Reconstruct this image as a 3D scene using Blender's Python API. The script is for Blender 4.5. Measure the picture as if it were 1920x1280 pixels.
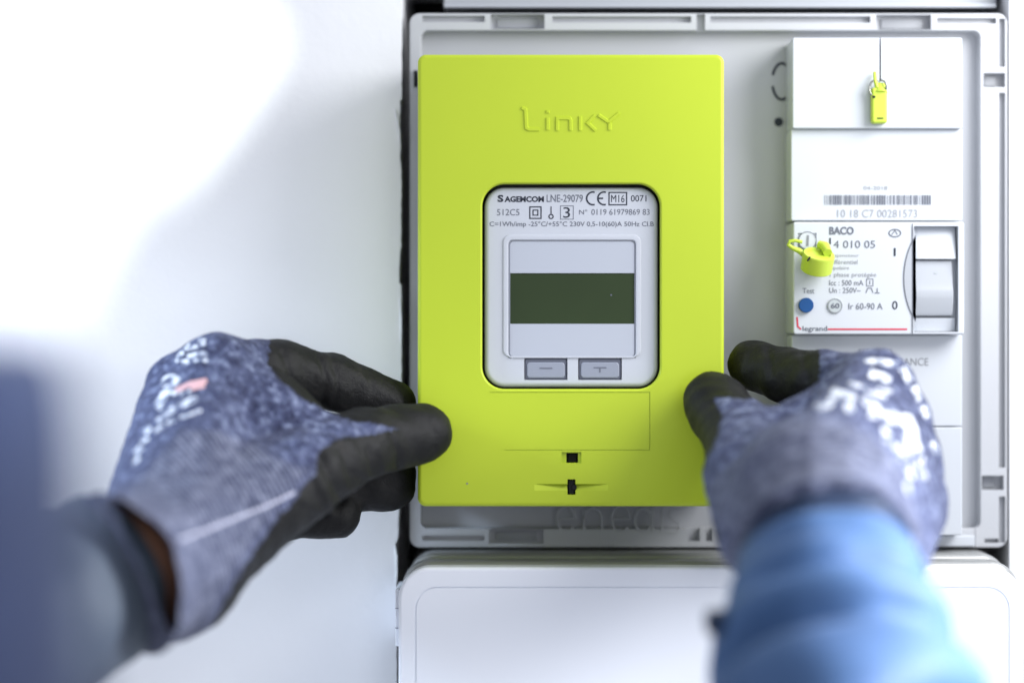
import bpy, bmesh, math, random
import numpy as np
from mathutils import Vector
from mathutils.bvhtree import BVHTree
random.seed(3); rng = np.random.default_rng(3)
S = bpy.context.scene
for o in list(bpy.data.objects): bpy.data.objects.remove(o)
COL = S.collection

# ------------------------------------------------------------------ camera, world, lights, exposure
PX = 0.000226            # metres per photograph pixel on the plane of the meter cover (y = 0)
DIST = 1.0               # camera distance from that plane
cam = bpy.data.objects.new('camera', bpy.data.cameras.new('camera')); COL.objects.link(cam)
cam.location = (0, -DIST, 0); cam.rotation_euler = (math.radians(90), 0, 0)
cam.data.sensor_width = 36; cam.data.lens = 36 * DIST / (1920 * PX)
cam.data.clip_start = 0.02; cam.data.clip_end = 50
cam.data.dof.use_dof = True; cam.data.dof.focus_distance = DIST + 0.009
cam.data.dof.aperture_fstop = 2.3; cam.data.dof.aperture_blades = 0
S.camera = cam
S.view_settings.view_transform = 'Standard'; S.view_settings.look = 'None'
S.view_settings.exposure = 0.22; S.view_settings.gamma = 1
w = bpy.data.worlds.new('World'); S.world = w; w.use_nodes = True
bg = w.node_tree.nodes['Background']
bg.inputs[0].default_value = (0.85, 0.89, 1.0, 1); bg.inputs[1].default_value = 0.82

def area_lamp(name, loc, target, size, power, color, spread=180):
    l = bpy.data.lights.new(name, 'AREA'); l.energy = power; l.size = size; l.color = color
    l.shape = 'DISK'; l.spread = math.radians(spread)
    o = bpy.data.objects.new(name, l); COL.objects.link(o); o.location = loc
    o.rotation_euler = (Vector(target) - Vector(loc)).to_track_quat('-Z', 'Y').to_euler()
    return o
area_lamp('window_light', (0.37, -0.16, 0.22), (0.14, 0.03, 0.0), 0.26, 2.1, (0.98, 0.985, 1.0))
area_lamp('helmet_fill', (0.115, -0.71, -0.02), (-0.14, -0.47, 0.07), 0.08, 0.17, (0.94, 0.97, 1.0), 56)  # unseen lamp added close by to burn out the white helmet
area_lamp('sleeve_fill', (0.45, -0.27, 0.02), (0.13, -0.21, -0.13), 0.14, 1.0, (0.93, 0.95, 1.0), 60)  # added lamp out of view, narrowed to brighten right sleeve and glove
area_lamp('glove_edge_fill', (-0.42, -0.10, 0.13), (-0.15, -0.05, -0.04), 0.10, 0.17, (0.66, 0.80, 1.0), 50)  # added unseen lamp for the cool highlight on the left glove's edge
area_lamp('low_fill', (0.30, -0.95, -0.06), (-0.02, 0.0, -0.10), 0.30, 0.7, (0.94, 0.96, 1.0))  # fill added low in front to lift the lid and lower wall
area_lamp('upper_left_fill', (-0.60, -0.42, 0.36), (-0.14, -0.06, -0.05), 0.2, 0.12, (0.82, 0.90, 1.0))  # weak unseen lamp kept for highlights on the left glove
S.cycles.use_denoising = True
S.cycles.max_bounces = 6

# ------------------------------------------------------------------ helpers
def P(px, py, y=0.0):
    f = (DIST + y) / DIST
    return (((px - 960) * PX) * f, y, ((640 - py) * PX) * f)
def X_(px, y): return (px - 960) * PX * (DIST + y) / DIST
def Z_(py, y): return (640 - py) * PX * (DIST + y) / DIST

def props(o, label=None, cat=None, group=None, kind=None):
    if label: o['label'] = label
    if cat: o['category'] = cat
    if group: o['group'] = group
    if kind: o['kind'] = kind
    return o
ORG = {}
def thing(name, loc, label, cat, group=None):
    o = bpy.data.objects.new(name, None); COL.objects.link(o); o.location = loc; o.empty_display_size = 0.01
    ORG[o] = np.array(loc, float)
    return props(o, label, cat, group)
def link(name, me, mat, parent=None, smooth=None):
    o = bpy.data.objects.new(name, me); COL.objects.link(o)
    me.materials.clear(); me.materials.append(mat)
    if parent is not None:
        org = ORG[parent]; o.parent = parent; ORG[o] = org
        n = len(me.vertices); co = np.empty(n * 3, np.float32); me.vertices.foreach_get('co', co)
        co = co.reshape(-1, 3) - org.astype(np.float32); me.vertices.foreach_set('co', co.ravel())
    else:
        ORG[o] = np.zeros(3)
    if smooth is not None:
        me.polygons.foreach_set('use_smooth', [True] * len(me.polygons))
        if smooth < 3: me.set_sharp_from_angle(angle=smooth)
    me.update()
    return o
def raw(name, verts, faces, mat, parent=None, smooth=None):
    me = bpy.data.meshes.new(name); me.from_pydata([tuple(map(float, v)) for v in verts], [], [tuple(map(int, f)) for f in faces])
    return link(name, me, mat, parent, smooth)

class MB:                                   # a small mesh collector
    def __init__(s): s.v = []; s.f = []
    def add(s, v, f):
        b = len(s.v); s.v += [tuple(x) for x in v]; s.f += [tuple(i + b for i in q) for q in f]
    def box(s, x0, x1, y0, y1, z0, z1):
        v = [(x, y, z) for x in (x0, x1) for y in (y0, y1) for z in (z0, z1)]
        s.add(v, [(0,1,3,2),(4,6,7,5),(0,4,5,1),(2,3,7,6),(0,2,6,4),(1,5,7,3)])
    def build(s, name, mat, parent=None, smooth=None, bevel=0, seg=2):
        me = bpy.data.meshes.new(name); me.from_pydata(s.v, [], s.f)
        bm = bmesh.new(); bm.from_mesh(me); bmesh.ops.recalc_face_normals(bm, faces=bm.faces[:])
        if bevel:
            bmesh.ops.bevel(bm, geom=[e for e in bm.edges if e.calc_face_angle(0) > 0.6], offset=bevel, segments=seg, profile=0.6, affect='EDGES', clamp_overlap=True)
        bm.to_mesh(me); bm.free()
        return link(name, me, mat, parent, 0.7 if (bevel and smooth is None) else smooth)

def rr(x0, z0, x1, z1, r, n=8):             # rounded rectangle, counter-clockwise in XZ
    pts = []
    for cx, cz, a0 in ((x1 - r, z1 - r, 0), (x0 + r, z1 - r, 90), (x0 + r, z0 + r, 180), (x1 - r, z0 + r, 270)):
        for k in range(n + 1):
            a = math.radians(a0 + 90 * k / n); pts.append((cx + r * math.cos(a), cz + r * math.sin(a)))
    return pts
def loft(loops, cap0=True, cap1=True):
    n = len(loops[0]); v = [p for l in loops for p in l]; f = []
    for i in range(len(loops) - 1):
        for k in range(n):
            a = i * n + k; b = i * n + (k + 1) % n; f.append((a, b, b + n, a + n))
    if cap0: f.append(tuple(range(n - 1, -1, -1)))
    if cap1: f.append(tuple(range((len(loops) - 1) * n, len(loops) * n)))
    return v, f
def rplate(x0, z0, x1, z1, r, y_front, y_back, bev=0.0008, n=8, seg=3):
    """solid rounded plate, softened front edge"""
    loops = [[(x, y_back, z) for x, z in rr(x0, z0, x1, z1, r, n)]]
    for k in range(seg + 1):
        a = math.pi / 2 * k / seg; ins = bev * (1 - math.cos(a)); y = y_front + bev * (1 - math.sin(a))
        loops.append([(x, y, z) for x, z in rr(x0 + ins, z0 + ins, x1 - ins, z1 - ins, max(r - ins, 1e-4), n)])
    return loft(loops)
def ppl(px0, py0, px1, py1, r, yf, yb, bev=0.0008, n=8, seg=3):   # the same given in photograph pixels at depth yf
    return rplate(X_(px0, yf), Z_(py1, yf), X_(px1, yf), Z_(py0, yf), r, yf, yb, bev, n, seg)
def wn(o):
    m = o.modifiers.new('normals', 'WEIGHTED_NORMAL'); m.keep_sharp = True; m.weight = 80; return o
def solid(name, vf, mat, parent, smooth=0.7):
    mb = MB(); mb.add(*vf); o = mb.build(name, mat, parent, smooth)
    return wn(o) if smooth < 0.75 else o

def cut(o, cutters):                        # carve holes
    o.modifiers.clear()
    for c in cutters:
        m = o.modifiers.new('b', 'BOOLEAN'); m.operation = 'DIFFERENCE'; m.object = c; m.solver = 'EXACT'
    bpy.context.view_layer.update()
    me = bpy.data.meshes.new_from_object(o.evaluated_get(bpy.context.evaluated_depsgraph_get()))
    o.modifiers.clear(); old = o.data; nm = old.name; o.data = me; bpy.data.meshes.remove(old); me.name = nm
    for c in cutters: bpy.data.objects.remove(c)
    me.polygons.foreach_set('use_smooth', [True] * len(me.polygons)); me.set_sharp_from_angle(angle=0.6); wn(o)
def cutter(x0, x1, y0, y1, z0, z1):
    mb = MB(); mb.box(x0, x1, y0, y1, z0, z1)
    return mb.build('cutter', M['black'])
def pcut(px0, py0, px1, py1, yf, y0, y1):
    return cutter(X_(px0, yf), X_(px1, yf), y0, y1, Z_(py1, yf), Z_(py0, yf))

def ribbon(pts, wd, closed=False):          # mitred flat band in 2-D
    p = np.array(pts, float); n = len(p); L = []; R = []
    for i in range(n):
        if closed: a = p[i] - p[i - 1]; b = p[(i + 1) % n] - p[i]
        else:
            a = p[i] - p[i - 1] if i else p[1] - p[0]; b = p[i + 1] - p[i] if i < n - 1 else p[-1] - p[-2]
        a = a / (np.linalg.norm(a) + 1e-12); b = b / (np.linalg.norm(b) + 1e-12)
        t = a + b; t = t / (np.linalg.norm(t) + 1e-9); nn = np.array([-t[1], t[0]])
        m = min(2.0, 1 / max(0.35, abs(float(np.dot(nn, [-a[1], a[0]])))))
        L.append(p[i] + nn * wd / 2 * m); R.append(p[i] - nn * wd / 2 * m)
    return L, R
def arc(cx, cy, rx, ry, a0, a1, n=14):
    return [(cx + rx * math.cos(math.radians(a0 + (a1 - a0) * k / n)), cy - ry * math.sin(math.radians(a0 + (a1 - a0) * k / n))) for k in range(n + 1)]
def print_strokes(name, strokes, y, mat, parent):
    """flat printed lines: (points in photo pixels, width in pixels, closed)"""
    mb = MB()
    for pts, wd, *cl in strokes:
        cl = bool(cl and cl[0]); L, R = ribbon(pts, wd, cl); n = len(L)
        v = [P(q[0], q[1], y) for q in L] + [P(q[0], q[1], y) for q in R]
        f = [(i, (i + 1) % n, n + (i + 1) % n, n + i) for i in range(n if cl else n - 1)]
        mb.add(v, f)
    return mb.build(name, mat, parent)
def raised_strokes(name, strokes, y, h, mat, parent):
    mb = MB()
    for pts, wd, *cl in strokes:
        cl = bool(cl and cl[0]); L, R = ribbon(pts, wd, cl); L2, R2 = ribbon(pts, wd * 0.62, cl); n = len(L)
        v = [P(q[0], q[1], y + 0.0001) for q in L] + [P(q[0], q[1], y - h) for q in L2] + [P(q[0], q[1], y - h) for q in R2] + [P(q[0], q[1], y + 0.0001) for q in R]
        f = []
        for i in range(n if cl else n - 1):
            j = (i + 1) % n
            for k in range(3): f.append((k * n + i, k * n + j, (k + 1) * n + j, (k + 1) * n + i))
        if not cl: f += [(0, n, 2 * n, 3 * n), (n - 1, 4 * n - 1, 3 * n - 1, 2 * n - 1)]
        mb.add(v, f)
    return mb.build(name, mat, parent)
def text(name, s, box, y, mat, parent, thick=0.0, extrude=0.0, outline=False):
    """lettering fitted to a box given in photograph pixels"""
    cu = bpy.data.curves.new('t', 'FONT'); cu.body = s; cu.offset = thick; cu.resolution_u = 3
    if extrude: cu.extrude = 0.5
    o = bpy.data.objects.new('t', cu); COL.objects.link(o); bpy.context.view_layer.update()
    me = bpy.data.meshes.new_from_object(o.evaluated_get(bpy.context.evaluated_depsgraph_get()))
    bpy.data.objects.remove(o); bpy.data.curves.remove(cu); me.name = name
    n = len(me.vertices); co = np.empty(n * 3, np.float32); me.vertices.foreach_get('co', co); co = co.reshape(-1, 3)
    lo = co.min(0); hi = co.max(0); x0, y0, x1, y1 = box
    u = (co[:, 0] - lo[0]) / (hi[0] - lo[0]); v = (co[:, 1] - lo[1]) / max(hi[1] - lo[1], 1e-6)
    f = (DIST + y) / DIST
    out = np.stack([(x0 + u * (x1 - x0) - 960) * PX * f, np.full(n, y), (640 - (y1 + v * (y0 - y1))) * PX * f], 1)
    if extrude: out[:, 1] = np.where(co[:, 2] > 0, y - extrude, y + 0.0002)
    me.vertices.foreach_set('co', out.astype(np.float32).ravel())
    return link(name, me, mat, parent)

def tube(path, radii, n=10, cap=True):
    path = [Vector(p) for p in path]; loops = []; up = Vector((0.13, 0.9, 0.4)).normalized()
    for i, p in enumerate(path):
        t = (path[min(i + 1, len(path) - 1)] - path[max(i - 1, 0)]).normalized()
        a = t.cross(up).normalized(); b = t.cross(a); r = radii[i] if hasattr(radii, '__len__') else radii
        loops.append([tuple(p + a * r * math.cos(2 * math.pi * k / n) + b * r * math.sin(2 * math.pi * k / n)) for k in range(n)])
    return loft(loops, cap, cap)

# ------------------------------------------------------------------ materials
M = {}
def mat(key, col, rough=0.5, spec=0.5, grain=0.0, gscale=900.0, var=0.0, vscale=25.0, coat=0.0, metal=0.0, sheen=0.0):
    m = bpy.data.materials.new(key); m.use_nodes = True; nt = m.node_tree; b = nt.nodes['Principled BSDF']
    b.inputs['Base Color'].default_value = (*col, 1); b.inputs['Roughness'].default_value = rough
    b.inputs['Specular IOR Level'].default_value = spec; b.inputs['Metallic'].default_value = metal
    b.inputs['Coat Weight'].default_value = coat; b.inputs['Sheen Weight'].default_value = sheen
    tc = nt.nodes.new('ShaderNodeTexCoord')
    if grain:
        n = nt.nodes.new('ShaderNodeTexNoise'); n.inputs['Scale'].default_value = gscale; n.inputs['Detail'].default_value = 3
        bp = nt.nodes.new('ShaderNodeBump'); bp.inputs['Strength'].default_value = grain; bp.inputs['Distance'].default_value = 0.0004
        nt.links.new(tc.outputs['Object'], n.inputs['Vector']); nt.links.new(n.outputs['Fac'], bp.inputs['Height']); nt.links.new(bp.outputs['Normal'], b.inputs['Normal'])
    if var:
        n = nt.nodes.new('ShaderNodeTexNoise'); n.inputs['Scale'].default_value = vscale; n.inputs['Detail'].default_value = 5
        mx = nt.nodes.new('ShaderNodeMix'); mx.data_type = 'RGBA'
        mx.inputs[6].default_value = (*[c * (1 - var) for c in col], 1); mx.inputs[7].default_value = (*[min(1, c * (1 + var)) for c in col], 1)
        nt.links.new(tc.outputs['Object'], n.inputs['Vector']); nt.links.new(n.outputs['Fac'], mx.inputs[0]); nt.links.new(mx.outputs[2], b.inputs['Base Color'])
    M[key] = m; return m
mat('lime', (0.435, 0.54, 0.024), 0.42, 0.35, 0.10, 2200, 0.04, 14)
mat('lime_seal', (0.47, 0.60, 0.055), 0.4, 0.45, 0.05, 2000)
mat('face_grey', (0.50, 0.52, 0.565), 0.42, 0.4, 0.05, 2500)
mat('plate_grey', (0.43, 0.455, 0.51), 0.35, 0.4, 0.03, 2500)
mat('button', (0.27, 0.29, 0.35), 0.45, 0.4, 0.05, 2000)
mat('button_dark', (0.13, 0.14, 0.18), 0.5, 0.4)
mat('lcd', (0.025, 0.043, 0.013), 0.45, 0.25, 0.0, 1, 0.4, 14)
mat('meter_body', (0.20, 0.21, 0.23), 0.5)
mat('panel', (0.455, 0.465, 0.485), 0.42, 0.4, 0.05, 1500, 0.03, 20)
mat('panel_slot', (0.30, 0.31, 0.33), 0.5)
mat('breaker', (0.53, 0.555, 0.59), 0.38, 0.4, 0.04, 2000)
mat('breaker_switch', (0.38, 0.40, 0.43), 0.35, 0.45)
mat('lid', (0.86, 0.885, 0.935), 0.32, 0.45, 0.03, 1500, 0.015, 12)
mat('lid_frame', (0.34, 0.345, 0.34), 0.3, 0.5, 0.0, 1, 0.05, 30, 0, 0.35)
mat('wall', (0.80, 0.805, 0.825), 0.8, 0.2, 0.4, 300, 0.045, 22)
mat('plaster', (0.62, 0.63, 0.63), 0.9, 0.1, 0.8, 500, 0.1, 150)
mat('black', (0.012, 0.012, 0.013), 0.7, 0.2)
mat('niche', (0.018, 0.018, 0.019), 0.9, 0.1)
mat('trunk_grey', (0.40, 0.42, 0.45), 0.5, 0.4, 0.05, 900, 0.08, 14)
mat('ink', (0.035, 0.04, 0.055), 0.6, 0.2)
mat('ink_soft', (0.14, 0.15, 0.18), 0.6, 0.2)
mat('ink_pale', (0.27, 0.28, 0.30), 0.6, 0.2)
mat('red', (0.55, 0.03, 0.06), 0.5)
mat('blue_button', (0.002, 0.06, 0.21), 0.4, 0.3)
mat('wire', (0.30, 0.30, 0.28), 0.3, 0.5, metal=0.9)
mat('dial', (0.42, 0.46, 0.47), 0.4)
mat('skin', (0.38, 0.19, 0.115), 0.5, 0.4, 0.2, 600, 0.1, 60)
mat('helmet', (0.86, 0.87, 0.88), 0.4, 0.5)
mat('hood', (0.58, 0.60, 0.65), 0.85, 0.2, 0.3, 500)
def fabric(key, col, col2, scale):
    m = mat(key, col, 0.55, 0.18, 0.5, 1400, 0, 1, 0, 0, 0.03); nt = m.node_tree; b = nt.nodes['Principled BSDF']
    tc = nt.nodes.new('ShaderNodeTexCoord'); n = nt.nodes.new('ShaderNodeTexNoise'); n.inputs['Scale'].default_value = scale; n.inputs['Detail'].default_value = 4
    mx = nt.nodes.new('ShaderNodeMix'); mx.data_type = 'RGBA'; mx.inputs[6].default_value = (*col, 1); mx.inputs[7].default_value = (*col2, 1)
    nt.links.new(tc.outputs['Object'], n.inputs['Vector']); nt.links.new(n.outputs['Fac'], mx.inputs[0]); nt.links.new(mx.outputs[2], b.inputs['Base Color'])
    return m
fabric('jacket', (0.022, 0.054, 0.135), (0.062, 0.125, 0.255), 45)
fabric('jacket_dark', (0.002, 0.007, 0.030), (0.032, 0.05, 0.125), 24)
fabric('sleeve_grey', (0.022, 0.036, 0.062), (0.105, 0.125, 0.150), 28)
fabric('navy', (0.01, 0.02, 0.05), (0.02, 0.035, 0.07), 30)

def glove_material():
    m = bpy.data.materials.new('glove'); m.use_nodes = True; nt = m.node_tree; N = nt.nodes; Lk = nt.links; b = N['Principled BSDF']
    tc = N.new('ShaderNodeTexCoord')
    def noise(sc, det=3, rough=0.5):
        n = N.new('ShaderNodeTexNoise'); n.inputs['Scale'].default_value = sc; n.inputs['Detail'].default_value = det; n.inputs['Roughness'].default_value = rough
        Lk.new(tc.outputs['Object'], n.inputs['Vector']); return n.outputs['Fac']
    def math_(op, a, c):
        n = N.new('ShaderNodeMath'); n.operation = op
        for i, q in enumerate((a, c)):
            if isinstance(q, (int, float)): n.inputs[i].default_value = q
            else: Lk.new(q, n.inputs[i])
        return n.outputs[0]
    def ramp(f, stops):
        r = N.new('ShaderNodeValToRGB'); Lk.new(f, r.inputs[0]); e = r.color_ramp.elements
        while len(e) < len(stops): e.new(0.5)
        for k, (p, c) in enumerate(stops): e[k].position = p; e[k].color = (*c, 1)
        return r.outputs[0]
    def mix(f, a, c):
        n = N.new('ShaderNodeMix'); n.data_type = 'RGBA'; Lk.new(f, n.inputs[0])
        for i, q in ((6, a), (7, c)):
            if isinstance(q, tuple): n.inputs[i].default_value = (*q, 1)
            else: Lk.new(q, n.inputs[i])
        return n.outputs[2]
    at = N.new('ShaderNodeAttribute'); at.attribute_name = 'knit'            # millimetres inside the knit area
    ac = N.new('ShaderNodeAttribute'); ac.attribute_name = 'cuff'
    ar = N.new('ShaderNodeAttribute'); ar.attribute_name = 'rib'
    # heathered marl of the knit: blotches and stray threads
    big = noise(230, 5, 0.72); fine = noise(900, 3, 0.7)
    marl = ramp(big, [(0.35, (0.009, 0.012, 0.038)), (0.46, (0.026, 0.033, 0.078)), (0.55, (0.060, 0.073, 0.140)), (0.66, (0.18, 0.21, 0.31))])
    cuffc = ramp(big, [(0.34, (0.032, 0.039, 0.078)), (0.5, (0.074, 0.084, 0.138)), (0.66, (0.18, 0.195, 0.27))])
    knitc = mix(ac.outputs['Fac'], marl, cuffc)
    knitc = mix(math_('MULTIPLY', math_('SUBTRACT', fine, 0.45), 0.7), knitc, (0.26, 0.28, 0.38))
    edge = math_('ADD', at.outputs['Fac'], math_('MULTIPLY', math_('SUBTRACT', noise(260, 5, 0.7), 0.5), 5.0))
    msk = N.new('ShaderNodeClamp'); Lk.new(math_('MULTIPLY', edge, 2.5), msk.inputs[0]); k = msk.outputs[0]
    blk = ramp(noise(120, 4), [(0.35, (0.0045, 0.0045, 0.005)), (0.6, (0.0075, 0.0075, 0.008)), (0.75, (0.016, 0.0145, 0.0135))])
    Lk.new(mix(k, blk, knitc), b.inputs['Base Color'])
    rg = N.new('ShaderNodeMapRange'); Lk.new(k, rg.inputs[0]); rg.inputs[3].default_value = 0.56; rg.inputs[4].default_value = 0.8
    Lk.new(rg.outputs[0], b.inputs['Roughness']); b.inputs['Specular IOR Level'].default_value = 0.2
    sh = N.new('ShaderNodeMath'); sh.operation = 'MULTIPLY'; Lk.new(k, sh.inputs[0]); sh.inputs[1].default_value = 0.05; Lk.new(sh.outputs[0], b.inputs['Sheen Weight'])
    # stitches across the knit, fine pores in the coating
    wv = math_('SINE', math_('MULTIPLY', ar.outputs['Fac'], 1.0), 0)
    hk = math_('ADD', math_('MULTIPLY', wv, math_('ADD', math_('MULTIPLY', ac.outputs['Fac'], 1.0), 0.15)), math_('MULTIPLY', fine, 0.9))
    hb = math_('ADD', math_('MULTIPLY', noise(1500, 2), 0.5), math_('MULTIPLY', noise(350, 4, .6), 0.9))
    mh = N.new('ShaderNodeMix'); mh.data_type = 'FLOAT'; Lk.new(k, mh.inputs[0]); Lk.new(hb, mh.inputs[2]); Lk.new(hk, mh.inputs[3])
    bp = N.new('ShaderNodeBump'); bp.inputs['Strength'].default_value = 0.8; bp.inputs['Distance'].default_value = 0.0006
    Lk.new(mh.outputs[0], bp.inputs['Height']); Lk.new(bp.outputs['Normal'], b.inputs['Normal'])
    M['glove'] = m
glove_material()
m_ = mat('glove_print', (0.72, 0.75, 0.78), 0.6, 0.3, 0.4, 1500, 0.5, 330); r_ = m_.node_tree.nodes.new('ShaderNodeValToRGB'); e_ = r_.color_ramp.elements
e_[0].position = 0.40; e_[0].color = (0.10, 0.12, 0.19, 1); e_[1].position = 0.58; e_[1].color = (0.64, 0.67, 0.71, 1)
mx_ = [n for n in m_.node_tree.nodes if n.type == 'MIX'][0]; m_.node_tree.links.new(mx_.inputs[0].links[0].from_socket, r_.inputs[0]); m_.node_tree.links.new(r_.outputs[0], m_.node_tree.nodes['Principled BSDF'].inputs['Base Color'])
mat('glove_print_orange', (0.55, 0.33, 0.33), 0.6, 0.3, 0.3, 1500)
mat('seam', (0.33, 0.34, 0.42), 0.8, 0.2, 0.5, 1500)

# ------------------------------------------------------------------ setting: wall round the recess, recess itself
YW = 0.045
def wall_piece(name, outline, yf, yb, m, smooth=None):
    """outline in photo pixels on the front plane, extruded back"""
    v = [(X_(a, yf), yf, Z_(b, yf)) for a, b in outline] + [(X_(a, yf), yb, Z_(b, yf)) for a, b in outline]
    n = len(outline); f = [tuple(range(n)), tuple(range(2 * n - 1, n - 1, -1))] + [(i, i + n, (i + 1) % n + n, (i + 1) % n) for i in range(n)]
    mb = MB(); mb.add(v, f); o = mb.build(name, m, None); o['kind'] = 'structure'; return o
edge = []
ctrl = [(-400, 753), (0, 753), (120, 752), (185, 753), (190, 750), (235, 749), (250, 751), (300, 750), (312, 752), (460, 752), (480, 749), (530, 748), (535, 752), (640, 753), (800, 752), (940, 748), (1010, 746), (1020, 741), (1080, 741), (1100, 744), (1400, 744), (1900, 744)]
for (ya, xa), (yb, xb) in zip(ctrl, ctrl[1:]):
    k = max(1, int((yb - ya) / 9))
    for i in range(k): edge.append((xa + (xb - xa) * i / k + random.uniform(-0.6, 0.6), ya + (yb - ya) * i / k))
wall_piece('wall', [(-2600, -2600), (753, -2600)] + edge + [(744, 2600), (-2600, 2600)], YW, 0.30, M['wall'])
# crumbled plaster lips along the cut edge
for (x0, y0, x1, y1, wd) in ((741, 205, 750, 268, 5), (741, 1022, 743, 1090, 6), (750, 560, 752, 640, 3)):
    mb = MB(); n = 10; L = []; R = []
    for i in range(n + 1):
        t = i / n; ww = wd * math.sin(math.pi * min(max(t, .05), .95)) * random.uniform(.6, 1.2)
        L.append(P(x0 + (x1 - x0) * t - ww, y0 + (y1 - y0) * t, YW + 0.0004)); R.append(P(x0 + (x1 - x0) * t + ww * .6, y0 + (y1 - y0) * t, YW - 0.0012))
    v = L + R + [(a, YW + 0.004, c) for a, b_, c in R]; k = n + 1
    mb.add(v, [(i, i + 1, k + i + 1, k + i) for i in range(n)] + [(k + i, k + i + 1, 2 * k + i + 1, 2 * k + i) for i in range(n)])
    o = mb.build('plaster_edge', M['plaster']); o['kind'] = 'structure'
wall_piece('wall', [(1893, -2600), (4600, -2600), (4600, 2600), (1893, 2600)], 0.049, 0.30, M['wall'])
wall_piece('wall', [(753, -2600), (1893, -2600), (1893, -60), (753, -60)], 0.0495, 0.30, M['wall'])
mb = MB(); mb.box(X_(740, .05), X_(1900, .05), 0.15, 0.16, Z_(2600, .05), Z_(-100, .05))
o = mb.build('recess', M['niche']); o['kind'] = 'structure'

# grey cable trunking running across the top of the recess
t = thing('cable_trunking', P(1350, 18, 0.06), 'grey cable trunking running above the plastic mounting panel, cut by the top of the picture', 'trunking')
solid('channel', ppl(832, -55, 1868, 13, 0.0008, 0.064, 0.12, 0.0008), M['trunk_grey'], t)
solid('lip', ppl(832, 7, 1868, 14.5, 0.0004, 0.059, 0.0636, 0.0004), M['trunk_grey'], t)

# ------------------------------------------------------------------ mounting panel
YP = 0.056; YR = 0.048
t = thing('mounting_panel', P(1330, 1025, YR), 'grey plastic mounting panel with slotted rim behind the lime cover and the breaker', 'panel')
x0, x1, z0, z1 = X_(768, YR), X_(1889, YR), Z_(1026, YR), Z_(25, YR)
plate = solid('back_plate', rplate(x0 + .0012, z0 + .0012, x1 - .0012, z1 - .0012, .003, YP, YP + .006), M['panel'], t)
def ring(ox0, oz0, ox1, oz1, r, ix0, iz0, ix1, iz1, ri, yf, yb, bev):
    O = lambda ins, y: [(x, y, z) for x, z in rr(ox0 + ins, oz0 + ins, ox1 - ins, oz1 - ins, max(r - ins, 1e-4))]
    I = lambda ins, y: [(x, y, z) for x, z in rr(ix0 - ins, iz0 - ins, ix1 + ins, iz1 + ins, ri + ins)]
    L = [O(0, yb), O(0, yf + bev), O(bev * .3, yf + bev * .3), O(bev, yf), I(bev, yf), I(bev * .3, yf + bev * .3), I(0, yf + bev), I(0, yb)]
    v, f = loft(L, False, False); n = len(L[0])
    f += [((len(L) - 1) * n + k, (len(L) - 1) * n + (k + 1) % n, (k + 1) % n, k) for k in range(n)]
    return v, f
rim = solid('rim', ring(x0, z0, x1, z1, .0045, X_(790, YR), Z_(990, YR), X_(1838, YR), Z_(58, YR), .003, YR, YP + .0005, .0007), M['panel'], t)
slots = [(792, 30, 909, 42), (920, 27, 1021, 55), (1036, 31, 1296, 43), (1306, 27, 1322, 58), (1332, 31, 1632, 43), (1643, 28, 1746, 56), (1757, 34, 1868, 45),
         (1873, 35, 1885, 126), (1844, 137, 1885, 164), (1873, 174, 1885, 876), (1841, 891, 1882, 918), (1873, 930, 1885, 1017), (1846, 1009, 1872, 1017),
         (792, 1003, 907, 1013), (917, 992, 1019, 1018), (1288, 960, 1312, 1014), (1324, 962, 1336, 1014), (1640, 1003, 1811, 1012)]
cut(rim, [pcut(a, b, c, d, YR, YR - .003, YP - .0022) if c - a > 30 and d - b > 20 else pcut(a, b, c, d, YR, YR - .003, YR + .0035) for a, b, c, d in slots])
for a, b, c, d in slots:
    if c - a > 30 and d - b > 20:
        mb = MB(); q = (a + (c - a) * .12, b + 5, c - (c - a) * (.12 if c < 1800 else .35), d - 4)
        mb.box(X_(q[0], YR), X_(q[2], YR), YP - .0035, YP - .001, Z_(q[3], YR), Z_(q[1], YR)); mb.build('clip', M['panel_slot'], t, bevel=.0003)
mb = MB(); mb.box(X_(776, YR), X_(783, YR), YR - .0012, YR + .002, Z_(163, YR), Z_(133, YR)); mb.build('catch', M['black'], t, bevel=.0003)
# raised brand letters at the foot of the panel and printed lever marks near the breaker
YL = YR - .0001
e = lambda cx: [(arc(cx, 972, 17, 24, 0, 320), 4.5), ([(cx - 17, 972), (cx + 17, 972)], 4.5)]
let = e(1062) + [([(1095, 998), (1095, 958)], 4.5), (arc(1112, 972, 17, 20, 180, 0), 4.5), ([(1129, 972), (1129, 998)], 4.5)] + e(1164) \
    + [(arc(1206, 974, 16, 22, 0, 360, 20)[:-1], 4.5, True), ([(1224, 930), (1224, 998)], 4.5), ([(1241, 955), (1241, 998)], 4.5), ([(1276, 955), (1258, 955), (1254, 966), (1262, 976), (1272, 980), (1276, 990), (1268, 998), (1252, 998)], 4.5)]
raised_strokes('raised_letters', let, YR, .00022, M['panel'], t)
print_strokes('lever_mark', [(arc(1466, 153, 18, 34, 25, 160), 5), (arc(1466, 153, 18, 34, 195, 330), 5)], YP - .0002, M['ink'], t)
for cx in (1460, 1481):
    mb = MB(); n = 16; c = P(cx, 229, YP - .0002); r = 9 * PX
    mb.add([(c[0] + r * math.cos(6.283 * k / n), c[1], c[2] + r * math.sin(6.283 * k / n)) for k in range(n)], [tuple(range(n))]); mb.build('dot', M['ink'], t)
mb = MB(); mb.box(X_(1829, YR), X_(1831, YR), YR - .0004, YR + .001, Z_(1024, YR), Z_(990, YR)); mb.build('mould_line', M['panel'], t)

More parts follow.
